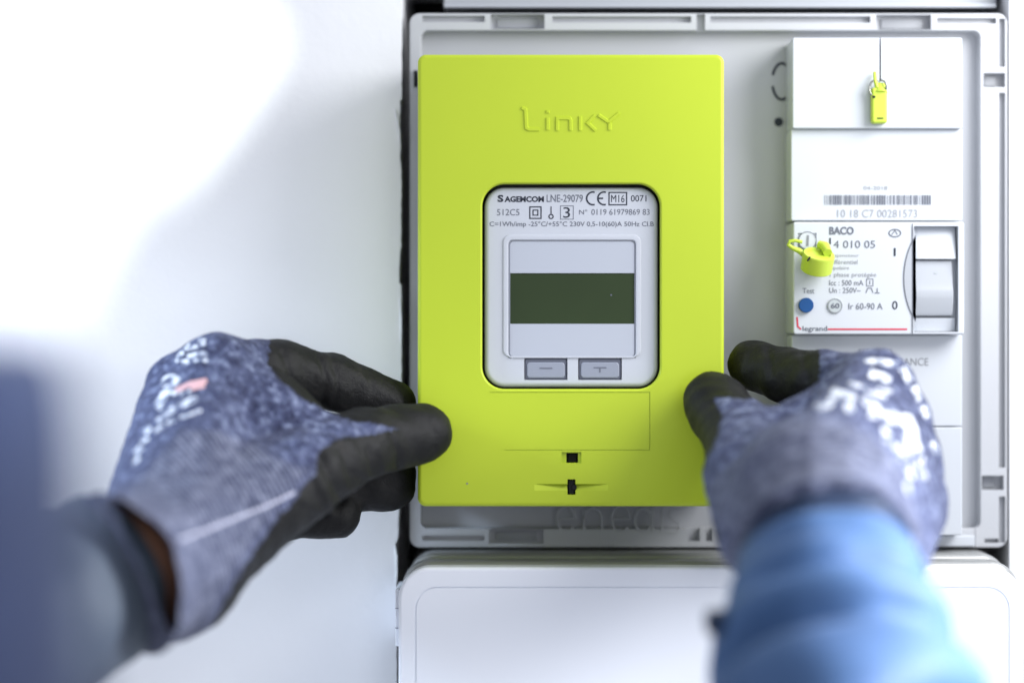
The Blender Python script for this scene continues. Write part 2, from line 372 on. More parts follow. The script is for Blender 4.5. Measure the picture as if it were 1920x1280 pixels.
# ------------------------------------------------------------------ the meter behind its lime cover
mt = thing('electric_meter', P(1071, 928, 0.05), 'grey electric meter with dark green display and two buttons seen through the lime cover', 'electric meter')
solid('case', ppl(800, 118, 1342, 936, .004, .030, YP - .0003), M['meter_body'], mt)
YF = 0.0035
face = solid('front_face', ppl(908, 351, 1234, 726, .0085, YF, .029, .0022, 10, 5), M['face_grey'], mt)
cut(face, [cutter(X_(953, YF), X_(1192, YF), YF - .003, YF + .0009, Z_(671, YF), Z_(450, YF)),
           pcut(983, 669, 1064, 712, YF, YF - .003, YF + .0022), pcut(1084, 669, 1166, 712, YF, YF - .003, YF + .0022)])
YD = YF + .0002
dpl = solid('display_plate', ppl(955, 452, 1190.5, 669.5, .0018, YD, YF + .0030, .0005), M['plate_grey'], mt)
cut(dpl, [pcut(956.5, 512, 1189.5, 607, YD, YD - .002, YD + .0016)])
solid('display_bezel', ring(X_(943, YF), Z_(669.6, YF), X_(1202, YF), Z_(440, YF), .0032, X_(953.2, YF), Z_(668.4, YF), X_(1191.8, YF), Z_(450.3, YF), .0017, YF - .0005, YF + .0006, .0005), M['face_grey'], mt)
scr = solid('screen', ppl(956.8, 512.3, 1189.2, 606.7, .0002, YD + .0004, YD + .0020, .0001), M['lcd'], mt)
for (a, b, s) in ((984, 1063, '-'), (1085, 1165, '+')):
    bt = solid('button', ppl(a, 671.5, b, 711, .0012, YF + .0006, YF + .003, .0005), M['button_dark'], mt)
    solid('key_cap', ppl(a + 4, 679, b - 4, 708.5, .0014, YF + .0001, YF + .0008, .0005), M['button'], bt)
    cx = (a + b) / 2
    st = [([(cx - 12, 690), (cx + 12, 690)], 2.2)]
    if s == '+': st = [([(cx - 12, 689), (cx + 12, 689)], 2.2), ([(cx, 690.5), (cx, 698)], 2.2)]
    print_strokes('sign', st, YF - .00003, M['button_dark'], bt)
mb = MB(); c = P(1146, 553, YD + .0003); mb.add([(c[0] + .0004 * math.cos(k), c[1], c[2] + .0004 * math.sin(k)) for k in (0, 1, 2, 3, 4, 5)], [tuple(range(6))]); mb.build('speck', M['button_dark'], scr)
YT = YF - .0001
text('printed_text', 'S', (933, 365.5, 944, 379), YT, M['ink'], mt, .04); text('printed_text', 'AGEMCOM', (946, 368, 1020, 379), YT, M['ink'], mt, .04)
text('printed_text', 'LNE-29079', (1025, 365, 1093, 379), YT, M['ink_soft'], mt, .008)
print_strokes('ce_mark', [(arc(1112, 372, 12, 12, 75, 285), 3), (arc(1133, 372, 12, 12, 75, 285), 3), ([(1122.5, 372), (1131, 372)], 3)], YT, M['ink'], mt)
print_strokes('frame_mark', [([(1142, 361), (1175, 361), (1175, 384), (1142, 384)], 2.2, True)], YT, M['ink'], mt)
text('printed_text', 'M16', (1146, 365.5, 1171, 379.5), YT, M['ink'], mt)
text('printed_text', '0071', (1183, 366, 1212, 378), YT, M['ink'], mt)
text('printed_text', '512C5', (932, 392, 974, 404), YT, M['ink_soft'], mt)
print_strokes('insulation_mark', [([(993.5, 388), (1014.5, 388), (1014.5, 409.5), (993.5, 409.5)], 2.2, True), ([(999.5, 394), (1008.5, 394), (1008.5, 403.5), (999.5, 403.5)], 2.0, True)], YT, M['ink'], mt)
print_strokes('thermometer_mark', [([(1033.3, 387), (1033.3, 401)], 1.8), (arc(1033.3, 406, 4, 4, 0, 360, 12)[:-1], 2, True)], YT, M['ink'], mt)
print_strokes('frame_mark', [([(1051, 386), (1075, 386), (1075, 411), (1051, 411)], 1.2, True)], YT, M['ink_soft'], mt)
text('printed_text', '3', (1056, 388.5, 1069, 408.5), YT, M['ink'], mt)
text('printed_text', 'N°', (1086, 393, 1101, 402), YT, M['ink_soft'], mt)
text('printed_text', '0119 61979869 83', (1109, 392, 1218, 403), YT, M['ink_soft'], mt)
text('printed_text', 'C=1Wh/imp -25°C/+55°C 230V 0,5-10(60)A 50Hz Cl.B', (918, 415, 1226, 427), YT, M['ink_soft'], mt, .006)

# ------------------------------------------------------------------ lime cover
cv = thing('meter_cover', P(1071, 950, 0.0), 'lime green plastic meter cover with a window, held by two gloved hands', 'cover')
YB = .031
def cover_mesh():
    X0, X1, Zb, Zt = X_(783, 0), X_(1358, 0), Z_(949, 0), Z_(102, 0); r = .0035
    wx0, wx1, wz0, wz1 = X_(904, 0), X_(1238, 0), Z_(729, 0), Z_(345, 0); wr = .0095; b = .0018
    O = lambda ins, y: [(x, y, z) for x, z in rr(X0 + ins, Zb + ins, X1 - ins, Zt - ins, max(r - ins, .0012), 12)]
    I = lambda ins, y: [(x, y, z) for x, z in rr(wx0 - ins, wz0 - ins, wx1 + ins, wz1 + ins, wr + ins, 12)]
    L = [O(0, YB), O(0, b)] + [O(b * (1 - math.cos(a)), b * (1 - math.sin(a))) for a in (.3, .6, .9, 1.2, math.pi / 2)]
    L += [I(.0009, 0), I(.0006, .00008), I(.0003, .0003), I(0, .0009), I(0, .0032), I(.0015, .0036)]
    L += [O(.003, .003), O(.003, YB)]
    v, f = loft(L, False, False); n = len(L[0]); q = (len(L) - 1) * n
    f += [(q + k, q + (k + 1) % n, (k + 1) % n, k) for k in range(n)]
    return v, f
shell = solid('shell', cover_mesh(), M['lime'], cv)
gr = []
def line_cut(a, b, c, d, depth): return pcut(a, b, c, d, 0, -.001, depth)
cut(shell, [line_cut(918, 734.5, 1219, 736, .0004), line_cut(1217.5, 736.01, 1219, 844, .0004), line_cut(945, 842.5, 1217.49, 844, .00025),
            line_cut(1053, 847, 1090, 868, .0012), line_cut(1062, 849, 1084, 867.5, .006), line_cut(1064, 898, 1079, 927, .0062)])
# sloping finger recess either side of the screw slot
def wedge(px0, px1, deep_at_end):
    mb = MB(); xa, xb = X_(px0, 0), X_(px1, 0); za, zb = Z_(919, 0), Z_(907, 0); d = .003
    da, db = (0.00002, d) if deep_at_end else (d, 0.00002)
    v = [(xa, -.001, za), (xa, -.001, zb), (xb, -.001, zb), (xb, -.001, za), (xa, da * .3, za), (xa, da, zb), (xb, db, zb), (xb, db * .3, za)]
    mb.add(v, [(0, 1, 2, 3), (4, 5, 6, 7), (0, 1, 5, 4), (1, 2, 6, 5), (2, 3, 7, 6), (3, 0, 4, 7)])
    return mb.build('cutter', M['lime'])
cut(shell, [wedge(1002, 1064.5, True), wedge(1078.5, 1140, False)])
solid('lock_tab', ppl(1065, 850, 1081, 866, .0003, .0035, .009, .0003), M['black'], cv)
sc_ = solid('screw', ppl(1066, 899, 1077, 926, .0003, .0012, .009, .0003), M['black'], cv)
solid('turn_tab', ppl(1072, 908, 1081, 919, .0008, .0006, .0012, .0003), M['black'], sc_)
K = 7.5
raised_strokes('raised_letters', [
    ([(978, 203), (985, 205), (987, 240), (992, 243), (1011, 243)], K), ([(1027, 221), (1027, 244)], K), ([(1027, 207), (1027, 212)], K),
    ([(1045, 245), (1045, 222), (1068, 222), (1070, 226), (1070, 245)], K), ([(1088, 218), (1088, 245)], K), ([(1115, 217), (1102, 231), (1117, 245)], K),
    ([(1122, 216), (1141, 229), (1161, 212)], K), ([(1143, 230), (1143, 244)], K)], 0, .00045, M['lime'], cv)
mb = MB(); c = P(876, 906, -.0001); mb.add([(c[0] + .0005 * math.cos(k), c[1], c[2] + .0004 * math.sin(k)) for k in (0, 1, 2, 3, 4, 5)], [tuple(range(6))]); mb.build('mark', M['meter_body'], cv)

# ------------------------------------------------------------------ circuit breaker
br = thing('circuit_breaker', P(1645, 1025, .05), 'white circuit breaker with rocker switch, blue test button and barcode, right of the lime cover', 'circuit breaker')
YK = .034
def slab(name, a, b, c, d, yf, m=M['breaker'], r=.0008, bev=.0006, par=br): return solid(name, ppl(a, b, c, d, r, yf, YP - .0003, bev), m, par)
tc_ = slab('terminal_cover', 1486, 71, 1804, 241, YK - .003)
cut(tc_, [pcut(1649, 60, 1652, 152, YK - .003, 0, YK + .006)])
slab('upper_body', 1483, 242.2, 1804.5, 414, YK)
slab('lower_body', 1483.5, 628, 1804, 799, YK + .001)
slab('lower_terminal_cover', 1484, 800.5, 1804, 1003, YK + .001)
slab('foot', 1500, 1003.5, 1828, 1024, YK + .012)
YM = YK - .009
mod = slab('front_module', 1487, 416, 1808, 627, YM, r=.0012, bev=.0008)
cut(mod, [pcut(1714, 424, 1797, 622, YM, YM - .004, YM + .006), pcut(1496, 437, 1531, 470, YM, YM - .003, YM + .0008)])
# curved rocker surround, flat face in a darker grey with drawn outlines
mb = MB(); pts = arc(1758, 523, 60, 106, 118, 242, 16); pts = [(1711, 420)] + arc(1790, 522, 95, 125, 140, 220, 16) + [(1711, 626)]
n = len(pts); v = [P(a, b, YM - .0003) for a, b in pts]; mb.add(v, [tuple(range(n))]); mb.build('rocker_surround', M['breaker_switch'], br)
print_strokes('rocker_outline', [(pts[1:-1], 1.3)], YM - .00045, M['ink_soft'], br)
print_strokes('rocker_outline', [([(1711, 418), (1711, 628)], 1.2)], YM - .00046, M['ink_soft'], br)
# rocker: bulged well plus toggle
def rocker(p0, p1):
    loops = []
    for k in range(11):
        u = k / 10; py = p0 + (p1 - p0) * u; z = Z_(py, YM); q = (py - 424) / 198; dy = .0045 - .0042 * math.sin(math.pi * q)
        xs = [1716, 1717.5, 1726, 1756, 1786, 1794, 1795.5]; bow = [.0016, .0006, .0, .0, .0, .0006, .0016]
        loops.append([(X_(1716, YM), YM + .0058, z)] + [(X_(x, YM), YM + dy + b_, z) for x, b_ in zip(xs, bow)] + [(X_(1795.5, YM), YM + .0058, z)])
    return loft(loops)
solid('rocker', rocker(425, 485), M['breaker'], br); solid('rocker', rocker(596, 621), M['breaker'], br)
def toggle():
    prof = [(488, YM + .0034), (489, YM + .0028), (530, YM + .0012), (541, YM + .0005), (548, YM + .0001), (560, YM + .0002), (586, YM + .0016), (591, YM + .0022), (593, YM + .005), (488, YM + .005)]
    loops = [[(X_(x, YM), y + dy_, Z_(b, YM)) for b, y in prof] for x, dy_ in ((1717, .0006), (1718.5, 0), (1786, 0), (1788, .0006))]
    return loft(loops)
tg = solid('toggle', toggle(), M['breaker_switch'], br, 0.35)
print_strokes('toggle_dot', [([(1752, 512), (1757, 512)], 3)], YM + .0017, M['dial'], tg)
YI = YM - .0002
def disc(cx, cy, rpx, yf, yb, m, name, par, n=24, bev=.0004):
    c = P(cx, cy, yf); r = rpx * PX * (DIST + yf); L = []
    for rr_, yy in ((r, yb), (r, yf + bev), (r - bev * .3, yf + bev * .3), (r - bev, yf)):
        L.append([(c[0] + rr_ * math.cos(2 * math.pi * k / n), yy, c[2] + rr_ * math.sin(2 * math.pi * k / n)) for k in range(n)])
    return solid(name, loft(L), m, par, 0.7)
disc(1512, 572, 14, YM - .0022, YM + .001, M['blue_button'], 'test_button', br)
dl = disc(1566, 573, 14.5, YM - .0006, YM + .001, M['dial'], 'rating_dial', br)
print_strokes('ring', [(arc(1566, 573, 13, 13, 0, 360, 24)[:-1], 1.6, True)], YM - .0008, M['ink_pale'], dl)
text('printed_text', '60', (1558, 568, 1574, 578), YM - .0008, M['ink_soft'], dl, .02)
text('printed_text', 'BACO', (1555, 425, 1601, 440), YI, M['ink_soft'], br, .035)
text('printed_text', '4 010 05', (1563, 451, 1641, 465), YI, M['ink_soft'], br, 0)
print_strokes('bar_mark', [([(1556.5, 446), (1556.5, 458)], 3)], YI, M['ink'], br)
print_strokes('logo', [(arc(1678, 437, 11, 7, 0, 360, 20)[:-1], 2, True), ([(1672, 440), (1678, 432), (1683, 440)], 1.5)], YI, M['ink_soft'], br)
for s, bx in (('disjoncteur', (1556, 476, 1611, 483)), ('différentiel', (1556, 487, 1608, 495)), ('bipolaire', (1556, 499, 1592, 507)), ('1 phase protégée', (1556, 511, 1643, 521)), ('Icc : 500 mA', (1555, 525, 1619, 535)), ('Un : 250V~', (1555, 539, 1614, 549))):
    text('printed_text', s, bx, YI, M['ink_pale'] if bx[1] < 515 else M['ink_soft'], br)
print_strokes('selective_mark', [([(1625, 523), (1637, 523), (1637, 536), (1625, 536)], 1.2, True), ([(1631, 526), (1631, 533)], 1.6)], YI, M['ink_soft'], br)
print_strokes('pulse_mark', [([(1624, 549), (1627, 540), (1634, 540), (1637, 549)], 1.5), ([(1640, 549), (1650, 549)], 1.5), ([(1645, 540), (1645, 548.2)], 1.5)], YI, M['ink_soft'], br)
text('printed_text', 'Test', (1505, 540, 1527, 550), YI, M['ink_soft'], br)
text('printed_text', 'Ir 60-90 A', (1591, 568, 1655, 580), YI, M['ink_soft'], br)
text('printed_text', 'I', (1676, 465, 1679.5, 480), YI, M['ink'], br, .01)
text('printed_text', '0', (1673, 564, 1683, 580), YI, M['ink'], br, .006)
print_strokes('red_rule', [([(1494.5, 594), (1496, 612), (1502, 617)], 3), ([(1552, 617), (1701, 617)], 3)], YI, M['red'], br)
text('printed_text', 'legrand', (1505, 611, 1551, 623), YI, M['ink_soft'], br, .01)
# barcode and number on the body above
st = []; x = 1546
while x < 1744:
    wd = random.choice((1.2, 1.2, 2.2, 3.4)); st.append(([(x + wd / 2, 366), (x + wd / 2, 384)], wd)); x += wd + random.choice((1.3, 1.3, 2.2, 3))
print_strokes('barcode', st, YK - .0002, M['ink_soft'], br)
text('printed_text', '04-2018', (1619, 349, 1664, 356), YK - .0002, M['ink_pale'], br)
text('printed_text', '10 18 C7 00281573', (1570, 393, 1720, 408), YK - .0002, M['ink_pale'], br)
text('printed_text', 'REF 401005', (1610, 654, 1673, 663), YK + .0008, M['ink_pale'], br)
text('printed_text', 'MADE IN FRANCE', (1600, 671, 1741, 685), YK + .0008, M['ink_pale'], br)
text('printed_text', 'C', (1756, 846, 1765, 858), YK + .0008, M['ink_pale'], br)

# lime wire seals
def wire_loop(name, pts, par, r=.00045):
    v, f = tube([P(*p) for p in pts], r, 8); return solid(name, (v, f), M['wire'], par, 1.2)
s1 = thing('security_seal', P(1648, 232, YK - .006), 'narrow upright lime plastic seal hanging on the upper white terminal cover', 'seal', 'lime wire seals on the breaker')
y = YK - .008
body = solid('seal_body', ppl(1635, 164, 1664, 231, .0012, y, YK - .0034, .0010), M['lime_seal'], s1)
solid('seal_head', tube([P(1650, 160, y + .003), P(1651, 176, y + .0015)], [.0024, .0030], 12), M['lime_seal'], s1, 0.8)
solid('seal_tail', tube([P(1640, 136, y + .003), P(1641, 152, y + .001), P(1645, 164, y + .001)], [.0007, .0008, .0010], 8), M['lime_seal'], s1, 1.0)
mb = MB(); mb.box(X_(1636, y), X_(1641, y), y - .0004, y + .001, Z_(184, y), Z_(180, y)); mb.build('slit', M['black'], body)
mb = MB(); mb.box(X_(1645, y), X_(1656, y), y - .0003, y + .001, Z_(223, y), Z_(221, y)); mb.build('slit', M['black'], body)
wire_loop('wire', [(a, b, y + .001) for a, b in arc(1641, 166, 11, 15, 60, 330, 16)], s1)
wire_loop('wire', [(1652, 150, YK - .003), (1658, 153, y), (1662, 160, y - .001), (1661, 168, y)], s1)
s2 = thing('security_seal', P(1532, 515, YM - .002), 'squat round lime plastic seal hanging from the screw left of the printed breaker text', 'seal', 'lime wire seals on the breaker')
def drum():
    c = np.array(P(1533, 490, YM - .0085)); ax = Vector((.10, -.45, .88)).normalized(); a = ax.cross(Vector((0, 1, 0))).normalized(); b = ax.cross(a); L = []; n = 28
    for h, r in ((-.0045, .0062), (-.0040, .0068), (.0030, .0070), (.0038, .0066), (.0038, .0052), (.0030, .0048)):
        L.append([tuple(Vector(c) + ax * h + a * r * math.cos(2 * math.pi * k / n) + b * r * math.sin(2 * math.pi * k / n)) for k in range(n)])
    return loft(L)
dm = solid('seal_body', drum(), M['lime_seal'], s2, 0.6)
yb = YM - .013
solid('seal_strap', tube([P(a, b, YM - .006) for a, b in [(1512, 480), (1498, 470), (1486, 465), (1478, 459), (1481, 452), (1492, 451), (1504, 454)]], [.0014, .0013, .0010, .0009, .0008, .0008, .0008], 8), M['lime_seal'], s2, 1.0)
solid('seal_tab', tube([P(1536, 458, YM - .005), P(1547, 462, YM - .007), P(1552, 474, YM - .011)], [.0018, .0022, .0020], 8), M['lime_seal'], s2, 0.8)
mb = MB(); mb.add(*tube([P(1514, 489, yb - .0022), P(1519, 482, yb - .0015)], .0004, 6)); mb.build('slit', M['black'], dm)
mb = MB(); mb.add(*tube([P(1557, 493, yb + .002), P(1560, 486, yb + .002)], .0007, 6)); mb.build('slit', M['lime'], dm)
disc(1514, 451, 16.5, YM - .0006, YM + .0008, M['breaker'], 'sealing_screw', br)
print_strokes('screw_ring', [(arc(1514, 451, 16.5, 16.5, 0, 360, 26)[:-1], 1.3, True)], YM - .0008, M['ink_soft'], br)
print_strokes('screw_slot', [([(1515, 441), (1514, 461)], 4)], YM - .0008, M['meter_body'], br)

# ------------------------------------------------------------------ white box under the panel
bx = thing('consumer_unit', P(1330, 2000, .05), 'white electrical cabinet with rounded closed lid below the mounting panel', 'cabinet')
YBX = .030
solid('frame', ppl(764, 1037, 1890, 2000, .012, YBX, .10, .004, 12, 5), M['lid_frame'], bx)
solid('frame', ppl(752, 1052, 1912, 2000, .0125, .016, YBX + .004, .003, 12, 5), M['lid_frame'], bx)
YLD = .004
lid = solid('lid', ppl(747, 1063, 1918, 2000, .0135, YLD, .0155, .0016, 14, 5), M['lid'], bx)
g = [(x, z) for x, z in rr(X_(778, YLD), Z_(2100, YLD), X_(1893, YLD), Z_(1099, YLD), .0095, 12)]
mb = MB(); gi = [(x, z) for x, z in rr(X_(781, YLD), Z_(2097, YLD), X_(1890, YLD), Z_(1102, YLD), .009, 12)]
n = len(g)
L = [[(x, YLD - .002, z) for x, z in g], [(x, YLD + .0005, z) for x, z in g], [(x, YLD + .0005, z) for x, z in gi], [(x, YLD - .002, z) for x, z in gi]]
v, f = loft(L, False, False); f += [(3 * n + k, 3 * n + (k + 1) % n, (k + 1) % n, k) for k in range(n)]; mb.add(v, f)
cut(lid, [mb.build('cutter', M['lid'])])
hg = solid('hinge', ppl(741.5, 1104, 752, 1211, .0006, .012, .044, .0005), M['lid'], bx)
for yy in (1139, 1176):
    mb = MB(); mb.box(X_(741.2, .012), X_(752, .012), .0117, .02, Z_(yy + 1.2, .012), Z_(yy, .012)); mb.build('knuckle_joint', M['button'], hg)

# ------------------------------------------------------------------ sculpting kit: signed distances + surface nets
def seg_d(p, a, b, ra, rb):
    a = np.asarray(a, np.float32); b = np.asarray(b, np.float32); ab = b - a; q = p - a
    t = np.clip((q @ ab) / float(ab @ ab), 0, 1); q -= t[:, None] * ab
    return np.sqrt(np.einsum('ij,ij->i', q, q)) - (ra + (rb - ra) * t)
def smin(a, b, k):
    h = np.clip(0.5 + 0.5 * (b - a) / k, 0, 1); return b + (a - b) * h - k * h * (1 - h)
def surface_nets(d, org, h):
    nx, ny, nz = d.shape; s = d < 0
    c = np.zeros((nx - 1, ny - 1, nz - 1), np.int8)
    off = [(i, j, k) for i in (0, 1) for j in (0, 1) for k in (0, 1)]
    sl = lambda A, o: A[o[0]:nx - 1 + o[0], o[1]:ny - 1 + o[1], o[2]:nz - 1 + o[2]]
    for o in off: c += sl(s, o)
    I, J, K_ = np.nonzero((c > 0) & (c < 8)); acc = np.zeros((len(I), 3)); cnt = np.zeros(len(I))
    for a in off:
        for ax in range(3):
            if a[ax]: continue
            b = list(a); b[ax] = 1
            da = d[I + a[0], J + a[1], K_ + a[2]]; db = d[I + b[0], J + b[1], K_ + b[2]]
            m = (da < 0) != (db < 0); t = np.where(m, da / np.where(m, da - db, 1), 0)
            pt = np.tile(np.array(a, float), (len(I), 1)); pt[:, ax] += t
            acc[m] += pt[m]; cnt[m] += 1
    V = (np.stack([I, J, K_], 1) + acc / cnt[:, None]) * h + org
    idx = -np.ones((nx - 1, ny - 1, nz - 1), np.int64); idx[I, J, K_] = np.arange(len(I)); F = []
    for ax in range(3):
        u, w_ = [(1, 2), (2, 0), (0, 1)][ax]
        A = [slice(None)] * 3; B = [slice(None)] * 3; A[ax] = slice(0, -1); B[ax] = slice(1, None)
        sa, sb = s[tuple(A)], s[tuple(B)]; e_ = np.stack(np.nonzero(sa != sb), 1)
        e_ = e_[(e_[:, u] > 0) & (e_[:, w_] > 0)]
        e_ = e_[(e_[:, u] < d.shape[u] - 1) & (e_[:, w_] < d.shape[w_] - 1)]
        q = []
        for du, dw in ((1, 1), (0, 1), (0, 0), (1, 0)):
            g_ = e_.copy(); g_[:, u] -= du; g_[:, w_] -= dw; q.append(idx[g_[:, 0], g_[:, 1], g_[:, 2]])
        q = np.stack(q, 1); fl = ~sa[e_[:, 0], e_[:, 1], e_[:, 2]]; q[fl] = q[fl][:, ::-1]; F.append(q)
    return V, np.concatenate(F)
def grid(lo, hi, h):
    ax = [np.arange(lo[i], hi[i] + h, h, dtype=np.float32) for i in range(3)]
    G = np.stack(np.meshgrid(*ax, indexing='ij'), -1); return G.reshape(-1, 3), G.shape[:3], np.array([a[0] for a in ax], float)
def smooth_mesh(V, F, it):
    e_ = np.concatenate([F[:, [0, 1]], F[:, [1, 2]], F[:, [2, 3]], F[:, [3, 0]]])
    for _ in range(it):
        a = np.zeros_like(V); c = np.zeros(len(V))
        np.add.at(a, e_[:, 0], V[e_[:, 1]]); np.add.at(c, e_[:, 0], 1); np.add.at(a, e_[:, 1], V[e_[:, 0]]); np.add.at(c, e_[:, 1], 1)
        V = V * .5 + .5 * a / c[:, None]
    return V
def vnormals(V, F):
    n = np.cross(V[F[:, 2]] - V[F[:, 0]], V[F[:, 3]] - V[F[:, 1]]); N = np.zeros_like(V)
    for k in range(4): np.add.at(N, F[:, k], n)
    return N / (np.linalg.norm(N, axis=1, keepdims=True) + 1e-12)
def np_mesh(name, V, F, m, parent, attrs=None):
    me = bpy.data.meshes.new(name); me.from_pydata(V.tolist(), [], F.tolist()); o = link(name, me, m, parent, 4)
    for k, a in (attrs or {}).items(): me.attributes.new(k, 'FLOAT', 'POINT').data.foreach_set('value', a.astype(np.float32))
    return o
def to_px(V):
    f = (DIST + V[:, 1]) / DIST; return np.stack([960 + V[:, 0] / PX / f, 640 - V[:, 2] / PX / f], 1)
def poly_sd(p, poly):                        # >0 inside, in pixels
    poly = np.array(poly, float); n = len(poly); d = np.full(len(p), 1e9); ins = np.zeros(len(p), bool)
    for i in range(n):
        a = poly[i]; b = poly[(i + 1) % n]; e_ = b - a; q = p - a
        t = np.clip((q @ e_) / (e_ @ e_), 0, 1); d = np.minimum(d, np.linalg.norm(q - t[:, None] * e_, axis=1))
        c = ((a[1] > p[:, 1]) != (b[1] > p[:, 1])) & (p[:, 0] < (b[0] - a[0]) * (p[:, 1] - a[1]) / (b[1] - a[1] + 1e-12) + a[0]); ins ^= c
    return np.where(ins, d, -d)
def line_d(p, pts):
    d = np.full(len(p), 1e9)
    for a, b in zip(pts, pts[1:]):
        a = np.array(a, float); b = np.array(b, float); e_ = b - a; q = p - a
        t = np.clip((q @ e_) / (e_ @ e_), 0, 1); d = np.minimum(d, np.linalg.norm(q - t[:, None] * e_, axis=1))
    return d

# ------------------------------------------------------------------ the person
pe = thing('person', (-0.19, -0.52, -0.75), 'person in blue jacket, white helmet and grey and black gloves, fitting a lime cover', 'person')

def make_glove(spec):
    allp = [p for ch in spec['chains'] for p in ch] + spec['palm_pts']
    pts = np.array([P(*p[:3]) for p in allp]); h = .0012
    G, shp, org = grid(pts.min(0) - .036, pts.max(0) + .036, h)
    palm = None
    for a, b in spec['palm']:
        d = seg_d(G, P(*a[:3]), P(*b[:3]), a[3], b[3]); palm = d if palm is None else smin(palm, d, .011)
    tot = palm; fid = np.zeros(len(G), np.int8)
    best = palm.copy()
    for ci, ch in enumerate(spec['chains']):
        fd = None
        for a, b in zip(ch, ch[1:]):
            d = seg_d(G, P(*a[:3]), P(*b[:3]), a[3], b[3]); fd = d if fd is None else smin(fd, d, .003)
        fid = np.where(fd < best, ci + 1, fid); best = np.minimum(best, fd)
        tot = smin(tot, fd, .007 if ci == 0 else .0045)
    c = np.array(P(*spec['cuff']), np.float32); nrm = np.array(spec['cuff_n'], np.float32); nrm /= np.linalg.norm(nrm)
    pl = (G - c) @ nrm
    rad = np.linalg.norm((G - c) - pl[:, None] * nrm, axis=1)
    flare = .0022 * np.exp(-(pl / .006) ** 2)
    tot = tot - flare
    tot = np.maximum(tot, pl)                               # cut at the cuff
    ax = seg_d(G, c - nrm * .004, c + nrm * .05, spec['cuff_r'] - .0065, spec['cuff_r'] - .0018)
    tot = np.maximum(tot, -ax)                              # hollow opening
    V, F = surface_nets(tot.reshape(shp), org, h); V = smooth_mesh(V, F, 3)
    ii = np.clip(np.round((V - org) / h).astype(int), 0, np.array(shp) - 1); vf = fid.reshape(shp)[ii[:, 0], ii[:, 1], ii[:, 2]]
    N = vnormals(V, F); view = np.array([0, -DIST, 0]) - V; view /= np.linalg.norm(view, axis=1, keepdims=True)
    face = np.einsum('ij,ij->i', N, view); px = to_px(V)
    # sculpted creases and ridges: (points, half width px, depth mm)
    disp = np.zeros(len(V)); gate = np.clip(face * 4, 0, 1)
    for pts_, wd, dep, fl in spec['creases']:
        m = gate if fl is None else gate * np.isin(vf, fl)
        disp += dep * .001 * (1.5 if fl is not None else 1.2) * np.exp(-(line_d(px, pts_) / wd) ** 2) * m
    w2 = np.sin(V @ np.array([900, 520, 700])) * np.sin(V @ np.array([-560, 840, 630]) + .7) * np.sin(V @ np.array([300, -700, 900]))
    w1 = .35 * w2 + np.sin(V @ np.array([310, 190, 250])) * np.sin(V @ np.array([-170, 280, 210]) + 1.3)
    V = V + N * (disp + .00035 * w1)[:, None]
    # where the knit shows and where the black coating covers it
    k0 = poly_sd(px, spec['knit'])
    fing = np.isin(vf, (2, 3, 4, 5)); kx = (spec['finger_knit'] - px[:, 0]) * spec['side']
    k0 = np.where(fing, np.minimum(kx, 60), k0)
    k0 = np.where(face < -.12, np.minimum(k0, -20), k0)
    pv = (V - c) @ nrm
    k0 = np.where((pv > -.03) & (face < .0), 40, k0)
    cuff = np.clip(-poly_sd(px, spec['back']) / 12, 0, 1) * np.clip(k0 / 20, 0, 1) * (~fing)
    attrs = {'knit': k0 * .21, 'cuff': cuff, 'rib': pv * 2 * math.pi / .0023}
    g_ = np_mesh('glove', V, F, M['glove'], pe, attrs)
    bvh = BVHTree.FromPolygons(V.tolist(), F.tolist())
    # print and seam: thin raised ink lying on the knit
    camp = Vector((0, -DIST, 0))
    def on(x, y_, lift):
        d = (Vector(P(x, y_, 0)) - camp).normalized(); hit = bvh.ray_cast(camp, d)
        return None if hit[0] is None else hit[0] + hit[1] * lift
    for nm, mm, strokes, lift in spec['print']:
        mb = MB()
        for pts_, wd in strokes:
            rs = [np.array(pts_[0], float)]
            for a, b in zip(pts_, pts_[1:]):
                a = np.array(a, float); b = np.array(b, float); k = max(1, int(np.linalg.norm(b - a) / 4))
                for i in range(1, k + 1): rs.append(a + (b - a) * i / k)
            L, R = ribbon(rs, wd) if len(rs) > 1 else ([], [])
            row = max(2, int(wd / 4) + 1); vs = []; ok = True
            for l, r in zip(L, R):
                vs.append([on(*(l + (r - l) * j / (row - 1)), lift) for j in range(row)])
            for i in range(len(vs) - 1):
                for j in range(row - 1):
                    q = [vs[i][j], vs[i + 1][j], vs[i + 1][j + 1], vs[i][j + 1]]
                    if all(x is not None for x in q) and max((a - b).length for a in q for b in q) < .006: mb.add([tuple(x) for x in q], [(0, 1, 2, 3)])
        if mb.v:
            o = mb.build(nm, mm, g_)
    return g_

L = dict(side=1, cuff=(206, 1081, -.121), cuff_n=(-.80, -.46, -.36), cuff_r=.030, finger_knit=506)
wi, wm, wr_, wp = (345, 1010, -.098, .021), (312, 1030, -.098, .022), (288, 1050, -.096, .022), (275, 1080, -.094, .021)
L['chains'] = [
    [(400, 985, -.086, .0195), (565, 893, -.056, .0165), (685, 830, -.030, .0142), (750, 818, -.0165, .0132), (793, 812, -.0125, .0124)],
    [(405, 690, -.035, .0125), (520, 692, -.012, .0122), (625, 716, .003, .0114), (735, 757, .0135, .0104)],
    [(337, 724, -.030, .0128), (452, 800, -.006, .0120), (590, 858, .008, .0112), (733, 880, .0165, .0103)],
    [(314, 787, -.032, .0122), (440, 868, -.008, .0114), (580, 912, .005, .0108), (733, 913, .0145, .0103)],
    [(300, 860, -.040, .0115), (420, 930, -.014, .0106), (530, 966, -.004, .0101), (633, 966, .002, .0097)]]
